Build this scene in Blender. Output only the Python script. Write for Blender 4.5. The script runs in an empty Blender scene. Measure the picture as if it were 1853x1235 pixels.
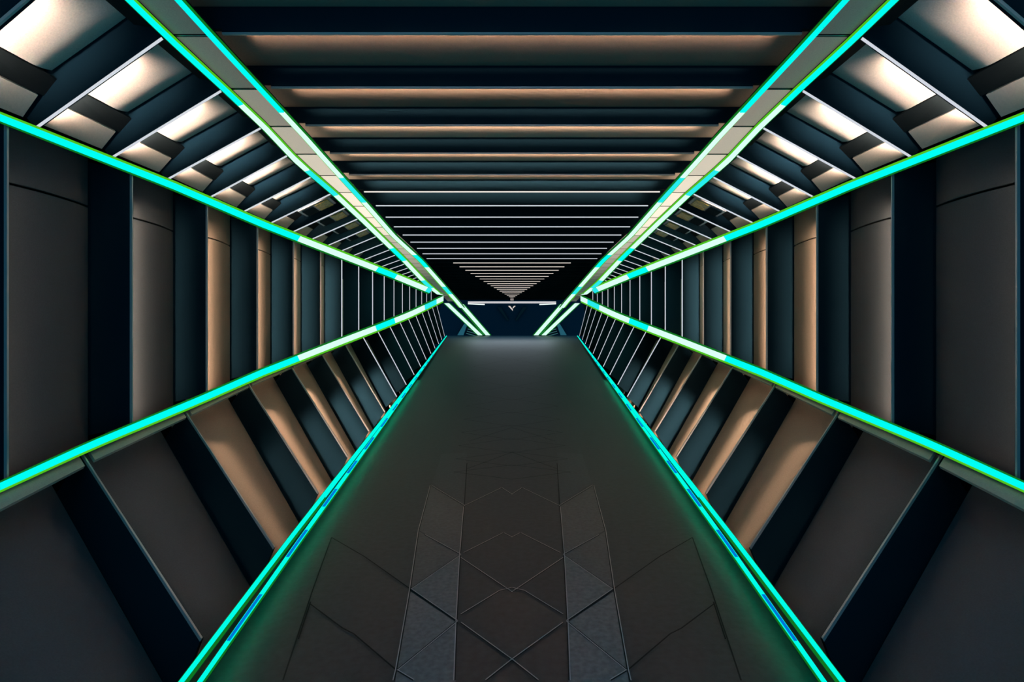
import bpy, math, random
from mathutils import Vector as V
random.seed(7)
SC = bpy.context.scene
COL = SC.collection

# ------------------------------------------------------------------ camera, world, exposure
EYE = 1.6            # camera height above the floor
F = 1000.0           # focal length in pixels of the 1853 px wide frame
CX, HY = 926.5, 555.0
cam = bpy.data.cameras.new('camera')
cam.sensor_width = 36.0
cam.lens = F / 1853.0 * 36.0
cam.shift_y = -(617.5 - HY) / 1853.0
cam.clip_start = 0.02
cam.clip_end = 200
cam_ob = bpy.data.objects.new('camera', cam)
COL.objects.link(cam_ob)
cam_ob.location = (0, 0, EYE)
cam_ob.rotation_euler = (math.pi / 2, 0, 0)
SC.camera = cam_ob

world = bpy.data.worlds.new('world')
SC.world = world
world.use_nodes = True
bg = world.node_tree.nodes['Background']
bg.inputs['Color'].default_value = (0.07, 0.40, 0.66, 1)     # deep blue night air beyond both ends
bg.inputs['Strength'].default_value = 1.35
SC.view_settings.view_transform = 'Standard'
SC.view_settings.look = 'None'
SC.view_settings.gamma = 1.0
SC.view_settings.use_curve_mapping = False
SC.view_settings.exposure = 0.0

# ------------------------------------------------------------------ materials
def mat(name, col, rough=0.6, metal=0.0, spec=0.4, grain=0.0, gscale=180, bump=0.0):
    m = bpy.data.materials.new(name)
    m.use_nodes = True
    nt = m.node_tree
    b = nt.nodes['Principled BSDF']
    b.inputs['Base Color'].default_value = (*col, 1)
    b.inputs['Roughness'].default_value = rough
    b.inputs['Metallic'].default_value = metal
    b.inputs['Specular IOR Level'].default_value = spec
    if grain or bump:
        tc = nt.nodes.new('ShaderNodeTexCoord')
        n = nt.nodes.new('ShaderNodeTexNoise')
        n.inputs['Scale'].default_value = gscale
        n.inputs['Detail'].default_value = 4
        nt.links.new(tc.outputs['Object'], n.inputs['Vector'])
        if grain:
            r = nt.nodes.new('ShaderNodeValToRGB')
            r.color_ramp.elements[0].position = 0.3
            r.color_ramp.elements[1].position = 0.7
            lo = tuple(c * (1 - grain) for c in col)
            hi = tuple(min(1, c * (1 + grain)) for c in col)
            r.color_ramp.elements[0].color = (*lo, 1)
            r.color_ramp.elements[1].color = (*hi, 1)
            nt.links.new(n.outputs['Fac'], r.inputs['Fac'])
            nt.links.new(r.outputs['Color'], b.inputs['Base Color'])
        if bump:
            bp = nt.nodes.new('ShaderNodeBump')
            bp.inputs['Strength'].default_value = bump
            bp.inputs['Distance'].default_value = 0.01
            nt.links.new(n.outputs['Fac'], bp.inputs['Height'])
            nt.links.new(bp.outputs['Normal'], b.inputs['Normal'])
    return m

def glow(name, col, strength):
    m = bpy.data.materials.new(name)
    m.use_nodes = True
    nt = m.node_tree
    nt.nodes.clear()
    e = nt.nodes.new('ShaderNodeEmission')
    e.inputs['Color'].default_value = (*col, 1)
    e.inputs['Strength'].default_value = strength
    o = nt.nodes.new('ShaderNodeOutputMaterial')
    nt.links.new(e.outputs[0], o.inputs['Surface'])
    return m

M = {
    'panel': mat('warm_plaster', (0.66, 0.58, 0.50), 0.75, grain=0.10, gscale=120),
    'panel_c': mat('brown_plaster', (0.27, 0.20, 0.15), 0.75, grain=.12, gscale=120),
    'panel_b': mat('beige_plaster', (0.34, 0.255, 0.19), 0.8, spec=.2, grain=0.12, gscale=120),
    'panel_e': mat('brightened_plaster', (0.70, 0.55, 0.43), 0.8, spec=.2, grain=0.12, gscale=120),  # beige plaster lightened to pass for stronger lamp light
    'panel_w': mat('dimmed_plaster', (0.066, 0.080, 0.092), 0.8, spec=.2, grain=0.10, gscale=120),  # plaster darkened in colour for the dim near bays
    'ledge': mat('cream_metal', (0.70, 0.58, 0.48), 0.5, grain=0.06, gscale=90),
    'soffit': mat('soffit_metal', (0.60, 0.48, 0.40), 0.5, grain=0.14, gscale=160),
    'strip': mat('grey_beige_strip', (0.42, 0.36, 0.31), 0.6, grain=0.10, gscale=120),
    'dark': mat('navy_steel', (0.0025, 0.013, 0.022), 0.85, spec=0.06),
    'slate': mat('slate_grey', (0.009, 0.014, 0.016), 0.8, spec=0.1, grain=0.1),
    'trim': mat('brushed_steel', (0.55, 0.55, 0.58), 0.35, metal=0.6),
    'teal': mat('neon_tinted_steel', (0.010, 0.060, 0.085), 0.45, spec=.4),  # navy rib steel recoloured with the neon's teal light
    'panel_d': mat('darkened_plaster', (0.02, 0.04, 0.05), 0.7, grain=.1),  # plaster darkened in colour for the unlit far bays
    'line': glow('pale_glowing_trim', (0.80, 0.86, 0.95), 0.8),  # glow given to rib trims that are no lamps
    'line_w': glow('white_glowing_trim', (0.95, 0.86, 0.80), 1.0),
    'shell': mat('black_shell', (0.004, 0.008, 0.011), 0.8, spec=0.1),
    'rail': mat('dark_rail', (0.006, 0.02, 0.012), 0.6, spec=0.2),
    'glass': mat('amber_glass', (0.6, 0.42, 0.10), 0.3, spec=0.6, grain=0.5, gscale=30),
    'floor': mat('floor_slate', (0.021, 0.028, 0.035), 0.55, spec=0.3, grain=0.22, gscale=26, bump=0.15),
    'stripe': mat('floor_grey_tile', (0.118, 0.124, 0.132), 0.55, spec=0.3, grain=0.25, gscale=40, bump=0.15),
    'stripe2': mat('floor_midgrey_tile', (0.070, 0.074, 0.080), 0.55, spec=0.3, grain=0.22, gscale=40, bump=0.15),
    'stripe3': mat('floor_dark_tile', (0.030, 0.040, 0.050), 0.55, spec=0.3, grain=0.22, gscale=40, bump=0.15),
    'joint': mat('floor_joint', (0.010, 0.012, 0.013), 0.8, spec=0.1),
    'joint_l': mat('floor_pale_edge', (0.36, 0.34, 0.35), 0.6, spec=0.3),
    'cyan': glow('cyan_diffuser', (0.0, 1.0, 0.90), 1.0),
    'white': glow('pale_mint_diffuser', (0.62, 1.0, 0.80), 1.15),
    'aqua': glow('aqua_diffuser', (0.02, 0.85, 0.85), 1.0),
    'green': glow('green_halo_edge', (0.01, 0.35, 0.03), 0.5),  # halo of the neon, put into a glowing strip
    'lime': glow('lime_halo_edge', (0.12, 0.75, 0.02), 0.7),
    'under': glow('added_green_glow', (0.02, 1.0, 0.45), 8),  # hidden emitter added to tint the floor green beside the tapes
    'blue': glow('blue_light_module', (0.0, 0.20, 0.75), 0.9),
    'foot': glow('cyan_foot_diffuser', (0.0, 1.0, 0.80), 1.0),
}
def lamp_mat(s, tint):
    key = 'lamp_%.3f_%.2f' % (s, tint[2])
    if key not in M:
        M[key] = glow('warm_lamp_%.3f' % s, tint, s)
    return M[key]

# ------------------------------------------------------------------ helpers
def interp(pts, v, a, b):
    """piecewise linear: column a -> column b (extrapolates)"""
    pts = sorted(pts, key=lambda p: p[a])
    for p, q in zip(pts, pts[1:]):
        if v <= q[a]:
            break
    t = (v - p[a]) / (q[a] - p[a])
    return p[b] + t * (q[b] - p[b])

def unproject(x, y, Y):
    return V(((x - CX) * Y / F, Y, EYE + (HY - y) * Y / F))

def thing(name, label, cat, loc, group=None):
    o = bpy.data.objects.new(name, None)
    o.empty_display_size = 0.1
    COL.objects.link(o)
    o.location = loc
    o['label'] = label
    o['category'] = cat
    if group:
        o['group'] = group
    return o

class MB:
    def __init__(self):
        self.v, self.f, self.m = [], [], []
    def hexa(self, p, mi=0):
        """p: 8 points, 0-3 one face, 4-7 the opposite face"""
        n = len(self.v)
        self.v += [V(q) for q in p]
        for q in ((0, 1, 2, 3), (7, 6, 5, 4), (0, 4, 5, 1), (1, 5, 6, 2), (2, 6, 7, 3), (3, 7, 4, 0)):
            self.f.append(tuple(n + i for i in q))
            self.m.append(mi)
    def slab(self, a, b, c, d, off, mi=0):
        """quad a b c d thickened by the vector off"""
        self.hexa([a, b, c, d, a + off, b + off, c + off, d + off], mi)
    def quad(self, a, b, c, d, mi=0):
        n = len(self.v)
        self.v += [V(a), V(b), V(c), V(d)]
        self.f.append((n, n + 1, n + 2, n + 3))
        self.m.append(mi)
    def build(self, name, mats, parent=None, smooth=False, kind=None):
        import bmesh
        if not isinstance(mats, (list, tuple)):
            mats = [mats]
        off = V(parent.location) if parent else V((0, 0, 0))
        if parent and parent.parent:
            off = off + V(parent.parent.location)
        me = bpy.data.meshes.new(name)
        me.from_pydata([tuple(q - off) for q in self.v], [], self.f)
        for m in mats:
            me.materials.append(m)
        for p, i in zip(me.polygons, self.m):
            p.material_index = i
        bm = bmesh.new()
        bm.from_mesh(me)
        bmesh.ops.recalc_face_normals(bm, faces=bm.faces)
        bm.to_mesh(me)
        bm.free()
        if smooth:
            me.shade_smooth()
            me.set_sharp_from_angle(angle=math.radians(40))
        o = bpy.data.objects.new(name, me)
        COL.objects.link(o)
        if parent:
            o.parent = parent
        if kind:
            o['kind'] = kind
        return o

ORD = ['first', 'second', 'third', 'fourth', 'fifth', 'sixth', 'seventh', 'eighth', 'ninth', 'tenth', 'eleventh',
       'twelfth', 'thirteenth', 'fourteenth', 'fifteenth', 'sixteenth', 'seventeenth', 'eighteenth', 'nineteenth',
       'twentieth', 'twenty-first', 'twenty-second', 'twenty-third', 'twenty-fourth', 'twenty-fifth', 'twenty-sixth',
       'twenty-seventh', 'twenty-eighth', 'twenty-ninth', 'thirtieth', 'thirty-first', 'thirty-second',
       'thirty-third', 'thirty-fourth', 'thirty-fifth', 'thirty-sixth', 'thirty-seventh']

# ------------------------------------------------------------------ the measured edges of the left half
S = 1.6842
L1 = [(346, 0), (395, 55), (482, 150.5), (549, 224), (598, 280), (657, 346), (713, 411.5), (762, 457), (794, 494.5), (826.6, 533), (836, 545)]
L2 = [(242.5, 0), (301, 57), (401.5, 150.5), (478, 224), (536.6, 287), (607, 348), (657, 395.6), (729.5, 467), (770, 510.7), (800.7, 536.6), (806, 542)]
L3 = [(0, 211.5), (301, 329.5), (468, 401.5), (589, 449), (702, 493), (788, 529)]
L4 = [(0, 883), (157, 811), (348, 731), (468, 678), (619, 618), (678, 595), (737.6, 570.6), (799, 541.5)]
L5 = [(332, 1235), (524, 980), (690, 765), (808, 608)]

def Yc(y):                     # depth of a point of the ceiling plane seen at height y
    return S * 1000.0 / (605.0 - y)
def Yw(x):                     # depth of a point of the left wall seen at x
    return S * (1.858 * 1000.0 / (CX - x) - 0.307)
def Yf(y):
    return F * EYE / (y - HY)
def uc(k):
    return 1.842 + 0.402 * k + 0.0016 * k * k
def mir(p, s):
    return V((p[0] * -s, p[1], p[2]))      # s=-1: as measured (left), s=+1: right

def e_L1(Y):
    y = 605 - S * 1000 / Y
    return unproject(interp(L1, y, 1, 0), y, Y)
def e_L2(Y):
    y = 605 - S * 1000 / Y
    return unproject(interp(L2, y, 1, 0), y, Y)
def xw(Y):
    return CX - 1858.0 / (Y / S + 0.307)
def e_L3(Y):
    x = xw(Y)
    return unproject(x, interp(L3, x, 0, 1), Y)
def e_L4(Y):
    x = xw(Y)
    return unproject(x, interp(L4, x, 0, 1), Y)
def e_L5(Y):
    y = HY + F * EYE / Y
    p = unproject(interp(L5, y, 1, 0), y, Y)
    return p
Y_END_C = Yc(545)
Y_END_F = Yf(608)

# ------------------------------------------------------------------ structure: floor, shells
NEAR = 0.7
def sheet(name, fa, fb, off, ys, th=0.04, m=None):
    mb = MB()
    for Ya, Yb in zip(ys, ys[1:]):
        a, b, c, d = fa(Ya), fb(Ya), fb(Yb), fa(Yb)
        mb.slab(a + off, b + off, c + off, d + off, off.normalized() * th)
    o = mb.build(name, m or M['shell'], kind='structure')
    return o
def ladder(a, b, n=24):
    return [a * (b / a) ** (i / n) for i in range(n + 1)]

ys = ladder(NEAR, Y_END_F)
for s, side in ((-1, 'left'), (1, 'right')):
    f1 = lambda Y, s=s: mir(e_L1(Y), s)
    f2 = lambda Y, s=s: mir(e_L2(Y), s)
    f3 = lambda Y, s=s: mir(e_L3(Y), s)
    f4 = lambda Y, s=s: mir(e_L4(Y), s)
    f5 = lambda Y, s=s: mir(e_L5(Y), s)
    mb = MB()
    O = 0.7
    for Ya, Yb in zip(ys, ys[1:]):
        def ring(Y):
            return [f1(Y) + V((0, 0, O)), f2(Y) + V((s * .25, 0, O)), f3(Y) + V((s * O, 0, .25)), f4(Y) + V((s * O, 0, -.2)),
                    V((f5(Y).x + s * .8, Y, -0.62))]
        A, B = ring(Ya), ring(Yb)
        for i in range(1, 4):
            n = V((s, 0, 0))
            mb.slab(A[i], A[i + 1], B[i + 1], B[i], n * 0.04)
        inn = V((-s * .83, 0, 0))
        mb.slab(A[4], A[4] + inn, B[4] + inn, B[4], V((0, 0, -.04)))
        mb.slab(A[4] + inn, B[4] + inn, B[4] + inn + V((0, 0, .52)), A[4] + inn + V((0, 0, .52)), V((-s * .03, 0, 0)))
        ca, cb = A[1] + V((-s * .3, 0, 0)), B[1] + V((-s * .3, 0, 0))
        mb.slab(A[1] + V((0, 0, .01)), ca + V((0, 0, .01)), cb + V((0, 0, .01)), B[1] + V((0, 0, .01)), V((0, 0, .03)))
    mb.build('wall_' + side, M['shell'], kind='structure')
mb = MB()
for Ya, Yb in zip(ys, ys[1:]):
    a, b = mir(e_L2(Ya), -1) + V((-.25, 0, .55)), mir(e_L2(Ya), 1) + V((.25, 0, .55))
    c, d = mir(e_L2(Yb), 1) + V((.25, 0, .55)), mir(e_L2(Yb), -1) + V((-.25, 0, .55))
    mb.slab(a, b, c, d, V((0, 0, .04)))
mb.build('ceiling', M['shell'], kind='structure')

# floor: slate slab with two stripes of grey tiles and diamond joints
mb = MB()
fy = [0.3] + ladder(0.7, Y_END_F, 20)
for Ya, Yb in zip(fy, fy[1:]):
    xa, xb = abs(e_L5(Ya).x) - 0.02, abs(e_L5(Yb).x) - 0.02
    mb.slab(V((-xa, Ya, 0)), V((xa, Ya, 0)), V((xb, Yb, 0)), V((-xb, Yb, 0)), V((0, 0, -0.10)), 0)
def fl(x, y, z=0.0):
    Y = Yf(y)
    return V(((x - CX) * Y / F, Y, z))
inner = [(823, 1235), (826.7, 1127), (833, 1006), (840, 919), (845, 820)]
outer = [(713, 1235), (717.4, 1216.5), (731, 1105), (742.6, 1068.7), (757.8, 963), (779.6, 880), (800, 820)]
def xin(y): return interp(inner, y, 1, 0)
def xout(y): return interp(outer, y, 1, 0)
def fpoly(pts, mi, z=0.004):
    for sgn in (1, -1):
        n = len(mb.v)
        q = [fl(x, y, z) for x, y in pts]
        if sgn < 0:
            q = [V((-p.x, p.y, p.z)) for p in q]
        mb.v += q
        mb.f.append(tuple(range(n, n + len(q))))
        mb.m.append(mi)
tri = [  # tiles of the left grey stripe (outer / inner corners)
    ([(742.6, 1068.7), (833, 1006), (826.7, 1127)], 1),
    ([(757.8, 963), (833, 1006), (742.6, 1068.7)], 2),
    ([(742.6, 1072), (826.7, 1129), (717.4, 1216.5)], 1),
    ([(717.4, 1218), (826.7, 1130), (823, 1300), (708, 1300)], 1),
    ([(757.8, 961), (779.6, 881), (838, 917), (833, 1004)], 2),
    ([(782, 875), (800, 822), (845, 820), (840, 915)], 5),
]
for t, mi in tri:
    fpoly(t, mi)
def joint(x0, y0, x1, y1, wpx=2.0, light=True, z=0.007):
    """a thin groove with one pale edge, both sides of the middle"""
    for dz, mi, o in ((0.0, 3, 0.0), (0.001, 4, 1.0)):
        if mi == 4 and not light:
            continue
        a, b = fl(x0, y0, z + dz), fl(x1, y1, z + dz)
        d = (b - a).normalized()
        n = V((-d.y, d.x, 0))
        wd = 0.0035 if mi == 3 else 0.0022
        sh = n * (0.0045 if mi == 4 else 0)
        for sgn in (1, -1):
            q = [a + n * wd + sh, b + n * wd + sh, b - n * wd + sh, a - n * wd + sh]
            q = [V((p.x * sgn, p.y, p.z)) for p in q]
            k = len(mb.v)
            mb.v += q
            mb.f.append((k, k + 1, k + 2, k + 3))
            mb.m.append(mi)
for j in [(823, 1235, 826.7, 1127), (826.7, 1127, 833, 1006), (833, 1006, 840, 919), (840, 919, 845, 840),
          (717.4, 1216.5, 742.6, 1069), (742.6, 1068.7, 757.8, 963), (713, 1235, 717.4, 1216.5), (757.8, 963, 779.6, 880),
          (779.6, 880, 840, 917), (768, 970, 833, 1006), (833, 1006, 742.6, 1068.7), (742.6, 1068.7, 826.7, 1127),
          (826.7, 1127, 717.4, 1216.5), (717.4, 1216.5, 748, 1235),
          (840, 918, 908, 885), (908, 885, 926.5, 897), (840, 1003, 911, 967), (911, 967, 926.5, 975),
          (833, 1012, 926.5, 1075), (835, 1115, 905, 1072), (905, 1072, 926.5, 1067), (833, 1130, 926.5, 1198),
          (880, 1235, 926.5, 1198), (845, 850, 926.5, 820), (848, 800, 926.5, 775),
          (660, 1010, 742.6, 1068.7), (600, 975, 660, 1010), (560, 1095, 620, 1140), (640, 1150, 717.4, 1216.5), (620, 1140, 640, 1150),
          (600, 975, 566, 1070), (566, 1070, 512, 1235), (562, 1092, 540, 1160)]:
    bright = j[0] > 700 and min(j[1], j[3]) > 860
    joint(*j, light=bright)
for y in range(640, 860, 24):      # fainter diamonds of the far paving
    w = 0.19 * (y - 300)
    joint(926.5 - w, y, 926.5, y + 13, light=False)
    joint(926.5 - w, y, 926.5, y - 13, light=False)
mb.build('floor', [M['floor'], M['stripe'], M['stripe2'], M['joint'], M['joint_l'], M['stripe3']], kind='structure')

# ------------------------------------------------------------------ generic ribbed bay
def prof(A, B, t, n, d):
    return A + (B - A) * t + n * d

def outward(A, B):
    """unit normal in the cross-section plane pointing away from the tunnel axis"""
    d = B - A
    n = V((d.z, 0, -d.x)).normalized()
    mid = (A + B) / 2 - V((0, 0, 1.6))
    return n if n.dot(V((mid.x, 0, mid.z))) > 0 else -n

def rib(root, A, B, n, e, th, t0=0.0, t1=1.0, trim=0.012, light=None, ext=0.0, m='dark'):
    """fin standing across the bay: its front, and the slim steel trim at its inner edge"""
    ty = V((0, th, 0))
    a, b = prof(A, B, t0, n, trim), prof(A, B, t1, n, trim)
    mb = MB()
    u = (B - A).normalized() * ext
    mb.slab(a, b, b + n * e + u, a + n * e - u, ty)
    mb.build('rib', M[m], root)
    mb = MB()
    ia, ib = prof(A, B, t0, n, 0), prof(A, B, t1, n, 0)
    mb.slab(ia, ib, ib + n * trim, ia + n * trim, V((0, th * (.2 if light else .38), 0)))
    mb.build('glowing_trim' if light else 'edge_trim', M[light or 'trim'], root)  # steel trim made to glow instead of catching light

def lamp(root, A, B, n, depth, th, t0, t1, power, w=0.03, tint=(1.0, 0.72, 0.54), e=.2, reach=.4, spread=70, h0=.02, h1=.97):
    """a linear lamp hooded on the back of the rib, washing the plate of its own bay"""
    if power <= 0:
        return
    a, b = prof(A, B, t0, n, depth), prof(A, B, t1, n, depth)
    off = V((0, th - .002, 0))
    mb = MB()
    ha, hb = prof(A, B, h0, n, depth), prof(A, B, h1, n, depth)
    mb.slab(ha + off, hb + off, hb + off - n * .008, ha + off - n * .008, V((0, w + .012, 0)))
    mb.build('lamp_hood', M['dark'], root)  # added unseen shield, keeps lamp light from spilling into the corridor
    mb = MB()
    mb.slab(a + off, b + off, b + off + n * .008, a + off + n * .008, V((0, w * .5, 0)))
    mb.build('lamp_strip', lamp_mat(min(power, 3) * .3, tint), root)
    L = bpy.data.lights.new('lamp_tube', 'AREA')
    L.shape = 'RECTANGLE'
    ln = (b - a).length
    L.size, L.size_y = ln, w
    L.energy = power * math.pi * ln * w
    L.color = tint
    L.spread = math.radians(spread)
    o = bpy.data.objects.new('lamp_tube', L)
    COL.objects.link(o)
    c = (a + b) / 2 + off + n * .022 + V((0, w * .5, 0))
    d = (n * (e - depth) + V((0, reach, 0))).normalized()      # where the lamp faces
    x = (b - a).normalized()
    d = (d - x * d.dot(x)).normalized()
    z = -d
    y = z.cross(x).normalized()
    x = y.cross(z).normalized()
    from mathutils import Matrix
    mw = Matrix((x, y, z)).transposed().to_4x4()
    mw.translation = c - V(root.location)
    o.parent = root
    o.matrix_local = mw

def face(root, name, m, A0, B0, A1, B1, n0, n1, e, t0, t1, g=0.62, th=0.0, roll=0.14, gaps=()):
    """plate at the back of the bay: flat, then rolling away outwards before the next rib"""
    spans = []
    lo = t0
    for g0 in gaps:
        spans.append((lo, g0 - 0.004))
        lo = g0 + 0.004
    spans.append((lo, t1))
    for (u0, u1) in spans:
        mb = MB()
        steps = [0.0, g * .33, g * .67] + [g + (.985 - g) * q / 10 for q in range(11)]
        drop = [0, 0, 0] + [(q / 10) ** 1.7 for q in range(11)]
        rows = []
        for st, dr in zip(steps, drop):
            A = A0.lerp(A1, st); B = B0.lerp(B1, st); n = n0.lerp(n1, st)
            A = A + V((0, th * (1 - st), 0)); B = B + V((0, th * (1 - st), 0))
            rows.append((prof(A, B, u0, n, e + dr * roll), prof(A, B, u1, n, e + dr * roll)))
        NU = 5
        N = len(rows)
        for a, b in rows:
            mb.v += [a.lerp(b, q / NU) for q in range(NU + 1)]
        for a, b in rows:
            mb.v += [a.lerp(b, q / NU) + n0 * .02 for q in range(NU + 1)]
        W = NU + 1
        j = N * W
        for i in range(N - 1):
            for q in range(NU):
                c = i * W + q
                mb.f.append((c, c + 1, c + W + 1, c + W)); mb.m.append(0)
                mb.f.append((j + c, j + c + W, j + c + W + 1, j + c + 1)); mb.m.append(0)
            c = i * W
            mb.f.append((c, c + W, j + c + W, j + c)); mb.m.append(0)
            c = i * W + NU
            mb.f.append((c, j + c, j + c + W, c + W)); mb.m.append(0)
        for q in range(NU):
            mb.f.append((q, j + q, j + q + 1, q + 1)); mb.m.append(0)
            c = (N - 1) * W + q
            mb.f.append((c, c + 1, j + c + 1, j + c)); mb.m.append(0)
        mb.build(name, m, root, smooth=True)

def table(vals, k):
    return vals[min(max(k, 0), len(vals) - 1)]

# ------------------------------------------------------------------ ceiling bays
P_SOF = [.03, .04, .08, .22, .42, .62, .80, .95, 1.0, .95, .85, .5, .48, .44, .4, .34, .28, .22, .16, .12, .08, .05]  # glow put into each soffit plate
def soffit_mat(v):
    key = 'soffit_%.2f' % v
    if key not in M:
        m = mat('glow_added_soffit_%.2f' % v, (0.42, 0.36, 0.30), 0.5, grain=0.14, gscale=160)
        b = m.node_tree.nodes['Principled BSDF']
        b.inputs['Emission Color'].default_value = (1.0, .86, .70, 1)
        b.inputs['Emission Strength'].default_value = v  # added glow, stands in for light falling on the plate
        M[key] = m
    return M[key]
KC0, KC1 = -2, 33
P_CEIL = [0.0, 3, 22, 60, 50, 80, 100, 30, 0, 0]
for k in range(KC0, KC1):
    Y0, Y1 = S * uc(k), S * uc(k + 1)
    i = k - KC0
    e = 0.10 if k < 5 else 0.17
    A0, B0 = mir(e_L1(Y0), -1), mir(e_L1(Y0), 1)
    A1, B1 = mir(e_L1(Y1), -1), mir(e_L1(Y1), 1)
    far = 'warm brown band' if k < 6 else 'dark with pale rib edge'
    lab = '%s ceiling panel from the camera between the neon lines, %s' % (ORD[i], far)
    root = thing('ceiling_panel', lab, 'ceiling panel', (0, Y0, A0.z), 'ribbed ceiling panels')
    n = V((0, 0, 1))
    th = 0.035
    # rib and soffit joint
    mb = MB()
    X = V((.18, 0, 0))
    mb.slab(A0 + n * .012, B0 + n * .012, B0 + n * .033, A0 + n * .033, V((0, th, 0)))
    mb.slab(A0 + n * .033 - X, B0 + n * .033 + X, B0 + n * (e + .06) + X, A0 + n * (e + .06) - X, V((0, th, 0)))
    mb.build('rib', M['dark'], root)
    if k < 14:
        c0, c1 = A0, B0
    else:                       # farther trims are short pieces in the middle
        px = 605 - 1000.0 / uc(k)
        w = max(3.0, (541 - px) * 1.65) * Y0 / F
        w = min(w, B0.x)
        c0, c1 = V((-w, Y0, A0.z)), V((w, Y0, A0.z))
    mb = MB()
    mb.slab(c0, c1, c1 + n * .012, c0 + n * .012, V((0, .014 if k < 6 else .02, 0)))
    mb.build('edge_trim' if k < 5 else 'glowing_trim', M['trim' if k < 5 else ('line_w' if k < 6 or k > 13 else 'line')], root)  # far trims glow of themselves in place of lit steel
    face(root, 'facing', M['panel_c' if k < 2 else 'panel_e' if k < 6 else 'dark'], A0 - X, B0 + X, A1 - X, B1 + X, n, n, e, 0, 1, 0.42, th, 0.05)  # facing colour lighter or darker by bay, imitating its lighting
    lamp(root, A0, B0, n, .045, th, 0.02, .98, table(P_CEIL, k + 2), w=.025, e=.10, reach=.07 * Y0 / 1.45 + .06, spread=32)
    # flush soffit plates at both ends
    for s in (-1, 1):
        g = 0.012
        ax = V((s * .02, 0, 0))
        wn = lambda Y: V((s * (.018 + .0115 * Y ** .85 * .85), 0, 0))
        a = mir(e_L1(Y0 + 0.03), s) + wn(Y0); b = mir(e_L2(Y0 + 0.03), s) - ax
        c = mir(e_L2(Y1 - .003), s) - ax; d = mir(e_L1(Y1 - .003), s) + wn(Y1)
        mb = MB()
        for q0, q1, mi in ((0, .009, 0), (.009, .018, 1), (.018, .027, 0)):
            p0, p1 = mir(e_L1(Y0), s) + wn(Y0), mir(e_L2(Y0), s) - ax
            mb.slab(p0 + V((0, q0, -.002)), p1 + V((0, q0, -.002)), p1 + V((0, q1, -.002)), p0 + V((0, q1, -.002)), n * .02, mi)
        mb.build('joint_strip', [M['shell'], M['trim']], root)
        mb = MB()
        mb.slab(a, b, c, d, n * 0.012)
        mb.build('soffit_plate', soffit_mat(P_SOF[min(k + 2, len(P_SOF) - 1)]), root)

# ------------------------------------------------------------------ sloping bays between ceiling and wall
KD0, KD1 = -2, 24
P_DIAG = [5, 42, 70, 115, 160, 185, 190, 60, 5, 0, 0]
for s, side in ((-1, 'left'), (1, 'right')):
    for k in range(KD0, KD1):
        Y0, Y1 = S * uc(k), S * uc(k + 1)
        i = k - KD0
        A0, B0, A1, B1 = [mir(p, s) for p in (e_L2(Y0), e_L3(Y0), e_L2(Y1), e_L3(Y1))]
        n0, n1 = outward(A0, B0), outward(A1, B1)
        e = 0.16
        desc = 'bright cream' if k < 5 else ('with glazing' if k < 9 else 'dark teal')
        lab = '%s sloping panel from the camera above the %s wall, %s' % (ORD[i], side, desc)
        root = thing('sloping_panel', lab, 'wall panel', tuple(B0), 'sloping panels above the %s wall' % side)
        th = 0.03
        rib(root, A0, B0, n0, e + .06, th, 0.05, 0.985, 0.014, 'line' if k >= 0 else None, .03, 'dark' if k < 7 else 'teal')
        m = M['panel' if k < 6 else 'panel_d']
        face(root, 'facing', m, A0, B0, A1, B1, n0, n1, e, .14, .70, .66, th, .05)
        # risers at both ends, the bright ledge along the lower neon line
        def strip(name, mm, ta, da, tb, db, thick=.02, y1=0.0):
            mb = MB()
            a, b = prof(A0, B0, ta, n0, da), prof(A0, B0, tb, n0, db)
            c, d = prof(A1, B1, tb, n1, db), prof(A1, B1, ta, n1, da)
            o = V((0, th, 0))
            q = V((0, -y1, 0))
            mb.slab(a + o, b + o, c + q, d + q, n0 * thick)
            mb.build(name, mm, root)
        strip('upper_riser', M['slate'], .0, .03, .14, e)
        strip('lower_riser', M['slate'], .71, e, .835, .125)
        strip('ledge', M['ledge'], .84, .12, .99, .07, .02, .035)
        lamp(root, A0, B0, n0, .05, th, .34, .95, table(P_DIAG, k + 2), w=.03, tint=(1.0, .80, .68), e=.16, reach=.23, h0=.15, h1=.97, spread=56)
        if 5 <= k < 9:
            mb = MB()
            pa = lambda t, st, d: prof(A0.lerp(A1, st), B0.lerp(B1, st), t, n0, d)
            mb.slab(pa(.16, .45, e - .07), pa(.64, .45, e - .07), pa(.64, .92, e - .07), pa(.16, .92, e - .07), n0 * .015)
            fr = mb.build('window_frame', M['trim'], root)
            mb = MB()
            mb.slab(pa(.20, .5, e - .085), pa(.40, .5, e - .085), pa(.40, .88, e - .085), pa(.20, .88, e - .085), n0 * .01)
            mb.build('pane', M['glass'], root)
            mb = MB()
            mb.slab(pa(.43, .5, e - .085), pa(.6, .5, e - .085), pa(.6, .88, e - .085), pa(.43, .88, e - .085), n0 * .01)
            mb.build('pane', M['dark'], root)

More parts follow.
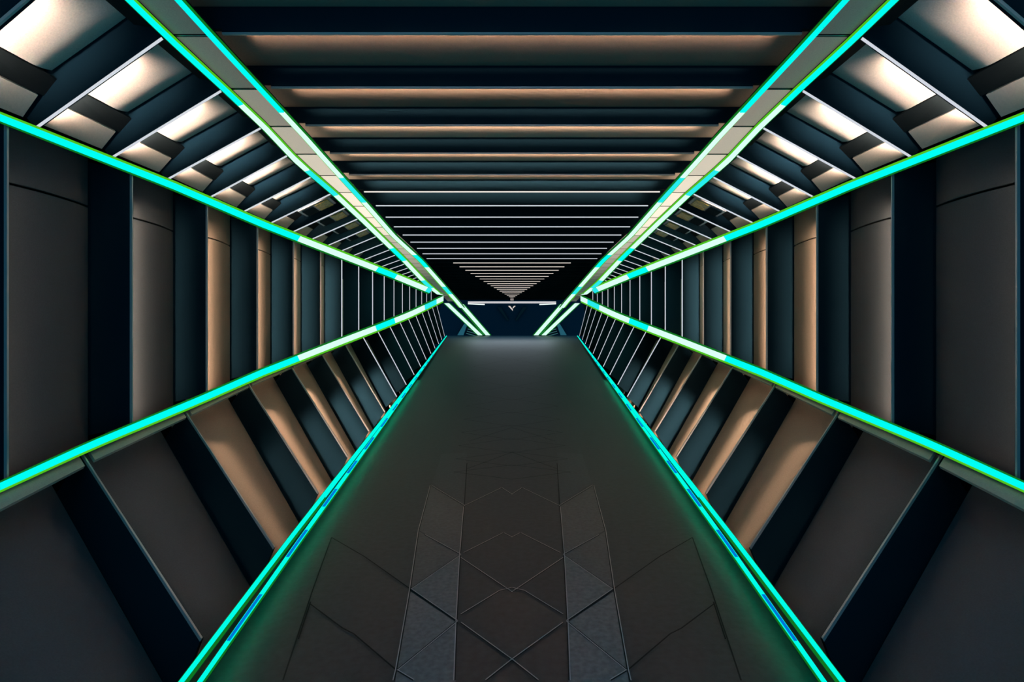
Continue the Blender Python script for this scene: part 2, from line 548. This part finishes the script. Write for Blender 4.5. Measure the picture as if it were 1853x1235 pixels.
# ------------------------------------------------------------------ upright wall bays
def uw(k): return 1.094 + 0.36 * k
KW0, KW1 = -1, 17
P_WALL = [.5, 2, 26, 34, 60, 65, 80, 0, 0, 0, 0]
for s, side in ((-1, 'left'), (1, 'right')):
    for k in range(KW0, KW1):
        Y0, Y1 = [S * (1.858 * uw(q) - .307) for q in (k, k + 1)]
        i = k - KW0
        A0, B0, A1, B1 = [mir(p, s) for p in (e_L3(Y0), e_L4(Y0), e_L3(Y1), e_L4(Y1))]
        n = V((s, 0, 0))
        e = 0.20
        desc = 'grey and dim' if k < 1 else ('softly lit brown' if k < 6 else 'dark teal')
        lab = '%s upright wall panel from the camera in the %s wall, %s' % (ORD[i], side, desc)
        root = thing('wall_panel', lab, 'wall panel', tuple(B0), 'upright panels of the %s wall' % side)
        th = 0.032
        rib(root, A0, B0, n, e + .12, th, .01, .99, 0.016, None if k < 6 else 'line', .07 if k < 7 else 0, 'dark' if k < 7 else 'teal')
        zj = EYE + 0.70
        tj = (A0.z - zj) / (A0.z - B0.z)
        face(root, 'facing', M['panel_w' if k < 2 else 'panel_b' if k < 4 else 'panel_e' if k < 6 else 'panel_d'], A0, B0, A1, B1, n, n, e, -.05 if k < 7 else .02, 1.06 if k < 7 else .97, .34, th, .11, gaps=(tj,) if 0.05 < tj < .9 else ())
        lamp(root, A0, B0, n, .09, th, .12, 1.0, table(P_WALL, k + 1), w=.035, e=.20, reach=.13 * Y0 / 2.85 + .12, spread=36)
        if k in (6, 7):       # pale upright tube next to the rib
            mb = MB()
            a, b = prof(A0, B0, .28, n, .03) + V((0, .1, 0)), prof(A0, B0, .99, n, .03) + V((0, .1, 0))
            mb.slab(a, b, b + n * .04, a + n * .04, V((0, .05 if k == 6 else .03, 0)))
            mb.build('pale_post', M['ledge'], root)

# ------------------------------------------------------------------ leaning lower bays
def ul(k): return 1.684 + 0.40 * k
def yl(k): return 500 + 1000.0 / (1.98 + .5 * k)
KL0, KL1 = -2, 15
P_LOW = [.3, 2, 14, 32, 50, 60, 60, 30, 0, 0, 0]
for s, side in ((-1, 'left'), (1, 'right')):
    for k in range(KL0, KL1):
        def ends(q):
            Ya = S * (1.858 * ul(q) - .307)
            yb = yl(q)
            Yb = min(Yf(yb), 29.9)
            a = e_L4(Ya)
            b = e_L5(Yb)
            return mir(a, s), mir(b, s)
        (A0, B0), (A1, B1) = ends(k), ends(k + 1)
        A0 = A0 + V((0, 0, -.02)); A1 = A1 + V((0, 0, -.02))
        i = k - KL0
        n0, n1 = outward(A0, B0), outward(A1, B1)
        e = 0.20
        desc = 'broad and dim' if k < 1 else ('with warm lit band' if k < 6 else 'narrow and dark')
        lab = '%s leaning lower panel from the camera, %s of the floor, %s' % (ORD[i], side, desc)
        root = thing('lower_panel', lab, 'wall panel', tuple(B0), 'leaning panels beside the floor on the %s' % side)
        th = 0.032
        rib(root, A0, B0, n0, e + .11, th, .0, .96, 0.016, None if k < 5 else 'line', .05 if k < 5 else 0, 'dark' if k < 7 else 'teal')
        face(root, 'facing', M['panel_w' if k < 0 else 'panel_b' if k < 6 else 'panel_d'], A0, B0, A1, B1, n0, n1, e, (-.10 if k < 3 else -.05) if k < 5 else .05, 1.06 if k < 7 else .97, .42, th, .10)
        mb = MB()
        L = (B0 - A0).length
        ts = min(.11 / L, .3)
        o = V((0, th + .03, 0)); q = V((0, -.03, 0))
        mb.slab(A0 + o, prof(A0, B0, ts, n0, 0) + o, prof(A1, B1, ts, n1, 0) + q, A1 + q, n0 * .02)
        mb.build('top_ledge', M['strip'], root)
        lamp(root, A0, B0, n0, .09, th, .1, .9, table(P_LOW, k + 2), w=.035, e=.2, reach=.13 * Y0 / 2.6 + .12, spread=40, h1=.9)

# ------------------------------------------------------------------ neon light strips
def ribbon(fn, ys, n_dir, w_dir, wf, z0, z1, mb, mi, c0=-1.0, c1=1.0):
    """ribbon along fn(Y); w_dir(Y) across direction; z0..z1 stand-off towards the inside; c0..c1 part of the width"""
    for Ya, Yb in zip(ys, ys[1:]):
        pa, pb = fn(Ya), fn(Yb)
        wa, wb = w_dir(Ya) * wf(Ya) * .5, w_dir(Yb) * wf(Yb) * .5
        na, nb = n_dir(Ya), n_dir(Yb)
        mb.hexa([pa + wa * c0 + na * z0, pa + wa * c1 + na * z0, pb + wb * c1 + nb * z0, pb + wb * c0 + nb * z0,
                 pa + wa * c0 + na * z1, pa + wa * c1 + na * z1, pb + wb * c1 + nb * z1, pb + wb * c0 + nb * z1], mi)

def neon(label, fn, prev_fn, next_fn, s, Ya, Yb, px, pale_from, lime_side, cat='neon light'):
    """linear lamp along the edge fn; it lies across the corner between the two neighbouring surfaces"""
    fs = lambda Y: mir(fn(Y), s)
    def wd(Y, fs=fs):
        # direction across the strip, square to the view of the corridor axis, in the cross-section
        a, b = mir(prev_fn(Y), s), mir(next_fn(Y), s)
        p = fs(Y)
        if (a - p).length < .02: a = p + (p - b)
        if (b - p).length < .02: b = p + (p - a)
        d = ((p - a).normalized() + (b - p).normalized())
        return d.normalized()
    def nd(Y):
        w = wd(Y)
        n = V((w.z, 0, -w.x))
        c = V((0, Y, 1.7)) - mir(fn(Y), s)
        c.y = 0
        return n if n.dot(c) > 0 else -n
    def wf(Y):
        return px * (Y ** 0.85) / 1000.0
    f0 = fs
    def fs(Y):
        # sits inside the corner so that its back edges just touch both surfaces
        a, b, p = mir(prev_fn(Y), s), mir(next_fn(Y), s), f0(Y)
        u, v = (a - p), (b - p)
        ang = u.angle(v) if u.length > .02 and v.length > .02 else math.pi
        h = wf(Y) * .81
        return p + nd(Y) * (h / max(.5, math.tan(ang / 2)) + .004)
    ys = ladder(Ya, Yb, 40)
    root = thing('neon_strip', label, cat, tuple(fs(Ya)), None)
    mb = MB(); ribbon(fs, ys, nd, wd, lambda Y: wf(Y) * 1.64, .0, .010, mb, 0); mb.build('rail', M['rail'], root)
    # glowing edge strips that imitate the neon's green halo
    mb = MB(); ribbon(fs, ys, nd, wd, wf, .0101, .020, mb, 0, 1.0, 1.62); mb.build('halo_edge', M['lime' if lime_side > 0 else 'green'], root)
    mb = MB(); ribbon(fs, ys, nd, wd, wf, .0101, .020, mb, 0, -1.62, -1.0); mb.build('halo_edge', M['lime' if lime_side < 0 else 'green'], root)
    # diffuser tube in lengths of cyan, then paler ones farther along
    Y = Ya
    j = 0
    while Y < Yb - 1e-3:
        Yn = min(Yb, Y * 1.16 + .1)
        if Y < pale_from:
            m = 'cyan'
        else:
            m = ('white', 'white', 'aqua', 'white', 'white', 'white', 'cyan')[j % 7]
        mb = MB(); ribbon(fs, ladder(Y, Yn, 3), nd, wd, wf, .0101, .030, mb, 0, -1.0, 1.0)
        mb.build('diffuser', M[m], root)
        Y = Yn
        j += 1
    return root

SIDE = {-1: 'left', 1: 'right'}
for s in (-1, 1):
    sd = SIDE[s]
    neon('cyan neon line at the inner edge of the pale soffit, %s side of the ceiling' % sd, e_L1,
         lambda Y: e_L1(Y) + V((.5, 0, 0)), e_L2, s, 1.0, Y_END_C, 11.5, 3.3, 1)
    neon('cyan neon line at the outer edge of the pale soffit, above the %s sloping panels' % sd, e_L2,
         e_L1, e_L3, s, 1.0, Yc(541), 11.5, 3.1, -1)
    neon('cyan neon line along the top of the %s upright wall' % sd, e_L3, e_L2, e_L4, s, 1.2, Yw(774), 14, 6.8, -1)
    neon('cyan neon line along the foot of the %s upright wall' % sd, e_L4, e_L3, e_L5, s, 1.2, Yw(801), 14, 6.8, 1)

# foot strips beside the floor: an outer and an inner tape
for s in (-1, 1):
    sd = SIDE[s]
    nz = lambda Y: V((0, 0, 1))
    wx = lambda Y: V((1, 0, 0))
    KH = .11                                   # added low kerb, lifts the tapes so they light the floor
    def fo(Y, s=s):
        p = mir(e_L5(Y), s)
        t = (EYE - KH) / EYE
        return V((p.x * t, p.y * t, KH))
    wo = lambda Y: (min(.008 + .0078 * Y, .045) - max(0, Y - 6.6) * .0009) * .88
    gap = lambda Y: max(wo(Y) * 1.0 + .001, .068 - .0042 * max(0, Y - 2.2))
    def fi(Y, s=s):
        return fo(Y, s) + V((-s * gap(Y), 0, -.004))
    ys = ladder(.95, 30.1, 50)
    root = thing('neon_strip', 'outer cyan neon line at the foot of the leaning panels, %s edge of the floor' % sd, 'neon light', tuple(fo(.95)))
    mb = MB(); ribbon(fo, ys, nz, wx, wo, 0, .012, mb, 0); mb.build('diffuser', M['foot'], root)
    mb = MB(); ribbon(fo, ys, nz, wx, wo, -.01, .012, mb, 0, *((-1.25, -1.01) if s < 0 else (1.01, 1.25))); mb.build('halo_edge', M['green'], root)
    mb = MB(); ribbon(fo, ladder(.95, 4.6, 20), nz, wx, wo, -.01, .012, mb, 0, *((1.01, 1.2) if s < 0 else (-1.2, -1.01))); mb.build('halo_edge', M['green'], root)
    kerb = lambda Y: fo(Y) + V((s * .004, 0, 0))
    def mid(Y):
        return (fo(Y) + fi(Y)) * .5
    mb = MB(); ribbon(mid, ys, nz, wx, lambda Y: gap(Y) + wo(Y) * .5, -.020, -.0115, mb, 0); mb.build('channel', M['rail'], root)
    led = lambda Y: fi(Y) + V((s * .010, 0, 0))
    mb = MB(); ribbon(led, ladder(.95, 13, 30), nz, wx, lambda Y: .014, -.020, -.0165, mb, 0); mb.build('added_underglow', M['under'], root)  # added emitter, out of view beneath the inner tape
    mb = MB(); ribbon(kerb, ys, nz, wx, lambda Y: .012, -KH + .005, -.0105, mb, 0); mb.build('kerb', M['rail'], root)
    root = thing('neon_strip', 'inner cyan neon line with blue modules, beside the outer line on the %s of the floor' % sd, 'neon light', tuple(fi(.95)))
    wi = lambda Y: wo(Y) * .9
    mb = MB(); ribbon(fi, ys, nz, wx, wi, -.003, .010, mb, 0); mb.build('diffuser', M['foot'], root)
    mb = MB(); ribbon(fi, ys, nz, wx, wi, -.003, .008, mb, 0, *((1.02, 1.3) if s < 0 else (-1.3, -1.02))); mb.build('halo_edge', M['green'], root)
    Y = 1.75
    while Y < 18:
        L = .42 if Y < 6 else .55
        mb = MB(); ribbon(fi, ladder(Y, Y + L, 2), nz, wx, wi, .0101, .013, mb, 0, -.62, .62)
        mb.build('blue_module', M['blue'], root)
        Y += L * 2.1

# ------------------------------------------------------------------ far portal
Ye = Y_END_C + .15
pE = e_L1(Y_END_C)
zc = pE.z
root = thing('portal_light', 'long pale tube light across the far end of the ceiling', 'ceiling light', (0, Ye, zc))
mb = MB()
mb.slab(V((-2.25, Ye, zc - .02)), V((2.25, Ye, zc - .02)), V((2.25, Ye, zc - .12)), V((-2.25, Ye, zc - .12)), V((0, .08, 0)))
mb.build('tube', glow('pale_tube', (.62, .60, .62), 1.0), root)
mb = MB()
for s in (-1, 1):
    mb.slab(V((s * 2.25, Ye - .02, zc - .125)), V((s * 1.4, Ye - .02, zc - .155)), V((s * 1.4, Ye - .02, zc - .205)), V((s * 2.25, Ye - .02, zc - .165)), V((0, .06, 0)))
mb.build('bright_end', glow('white_tube', (.85, 1, .95), 1.2), root)

# slanting luminous posts down to the end of the paving
def post(label, xa, ya, Ya, xb, w):
    for s in (-1, 1):
        a = mir(unproject(xa, ya, Ya), s)
        b = mir(unproject(xb, 607, Y_END_F + .05), s)
        r = thing('neon_post', label % SIDE[s], 'neon light', tuple(b))
        d = (b - a).normalized()
        wx = V((1, 0, 0)) * w
        def bar(c0, c1, y0, y1, m, nm):
            mb = MB()
            mb.hexa([a + wx * c0 + V((0, y0, 0)), a + wx * c1 + V((0, y0, 0)), b + wx * c1 + V((0, y0, 0)), b + wx * c0 + V((0, y0, 0)),
                     a + wx * c0 + V((0, y1, 0)), a + wx * c1 + V((0, y1, 0)), b + wx * c1 + V((0, y1, 0)), b + wx * c0 + V((0, y1, 0))])
            mb.build(nm, M[m], r)
        bar(-1, 1, 0, .1, 'white', 'diffuser')
        bar(-1.5, -1.02, .02, .1, 'green', 'halo_edge')
        bar(1.02, 1.5, .02, .1, 'green', 'halo_edge')
post('inner slanting neon post at the %s of the far doorway', 834, 551, Y_END_C + .35, 883, .12)
post('outer slanting neon post at the %s of the far doorway', 808, 549, Y_END_C + .35, 869, .12)
# green board between the two posts
for s in (-1, 1):
    mb = MB()
    a, b = mir(unproject(822, 545, Y_END_F + 1.3), s), mir(unproject(829, 545, Y_END_F + 1.3), s)
    c, d = mir(unproject(878, 606, Y_END_F + .1), s), mir(unproject(873, 606, Y_END_F + 1.3), s)
    mb.slab(a, b, c, d, V((0, .05, 0)))
    o = mb.build('infill_board', mat('green_board', (.12, .5, .04), .5))
    o['label'] = 'green board between the two slanting neon posts, %s of the far doorway' % SIDE[s]
    o['category'] = 'board'

# far dark end wall; pale V and faint slants imitate reflected ceiling lines
YB = Y_END_F + 4.0
mb = MB()
mb.slab(V((-7, YB, -4)), V((7, YB, -4)), V((7, YB, 3)), V((-7, YB, 3)), V((0, .1, 0)))
mb.build('wall_end', M['dark'], kind='structure')
def bar_obj(name, label, cat, pts, m, th=.06):
    mb = MB()
    for q in pts:
        mb.slab(*[unproject(x, y, YB - .12) for x, y in q], V((0, .119, 0)))
    o = mb.build(name, m)
    o['label'] = label
    o['category'] = cat
    return o
bar_obj('chevron_reflection', 'small pale V-shaped reflection in the middle of the dark far wall', 'reflection',
        [[(919.5, 554), (923, 554), (928, 560), (928, 563)], [(933, 554), (930, 554), (927.9, 556.5), (927.9, 559)]], glow('pale_reflection', (.8, .72, .68), .9))
for sgn, w in ((-1, 'left'), (1, 'right')):
    f = lambda x: CX + sgn * x
    bar_obj('glimmer', 'faint slanting brace on the dark far wall, %s of the V reflection' % w, 'glimmer',
            [[(f(27), 556), (f(20), 556), (f(6), 580), (f(9), 580)]], M['slate'])
    # handrail-like strut and slats outside the posts
    r = bar_obj('strut', 'grey slanting strut behind the %s slanting posts' % w, 'strut',
                [[(f(84), 582), (f(79), 582), (f(88), 607), (f(99), 607)]], mat('grey_strut', (.16, .2, .18), .6))
    r2 = None
    for j, (yy) in enumerate((591, 595, 599, 603)):
        o = bar_obj('slat', '%s brown slat from the top beside the %s slanting strut' % (ORD[j], w), 'slat',
                    [[(f(79 + j * 1.3), yy), (f(79 + j * 1.3), yy + 1.3), (f(64 - j * .0), yy + 6.3), (f(64), yy + 5)]],
                    mat('brown_slat', (.35, .24, .16), .6))
        o['group'] = 'brown slats beside the %s strut' % w

# added area light by the portal tube, brightens the far paving
la = bpy.data.lights.new('portal_fill', 'AREA')
la.shape = 'RECTANGLE'; la.size = 4.2; la.size_y = .12
la.energy = 80
la.color = (.75, .9, 1)
lo = bpy.data.objects.new('portal_fill', la)
COL.objects.link(lo)
lo.parent = None
lo.location = (0, Ye - .1, zc - .22)
lo.rotation_euler = (math.radians(-25), 0, 0)
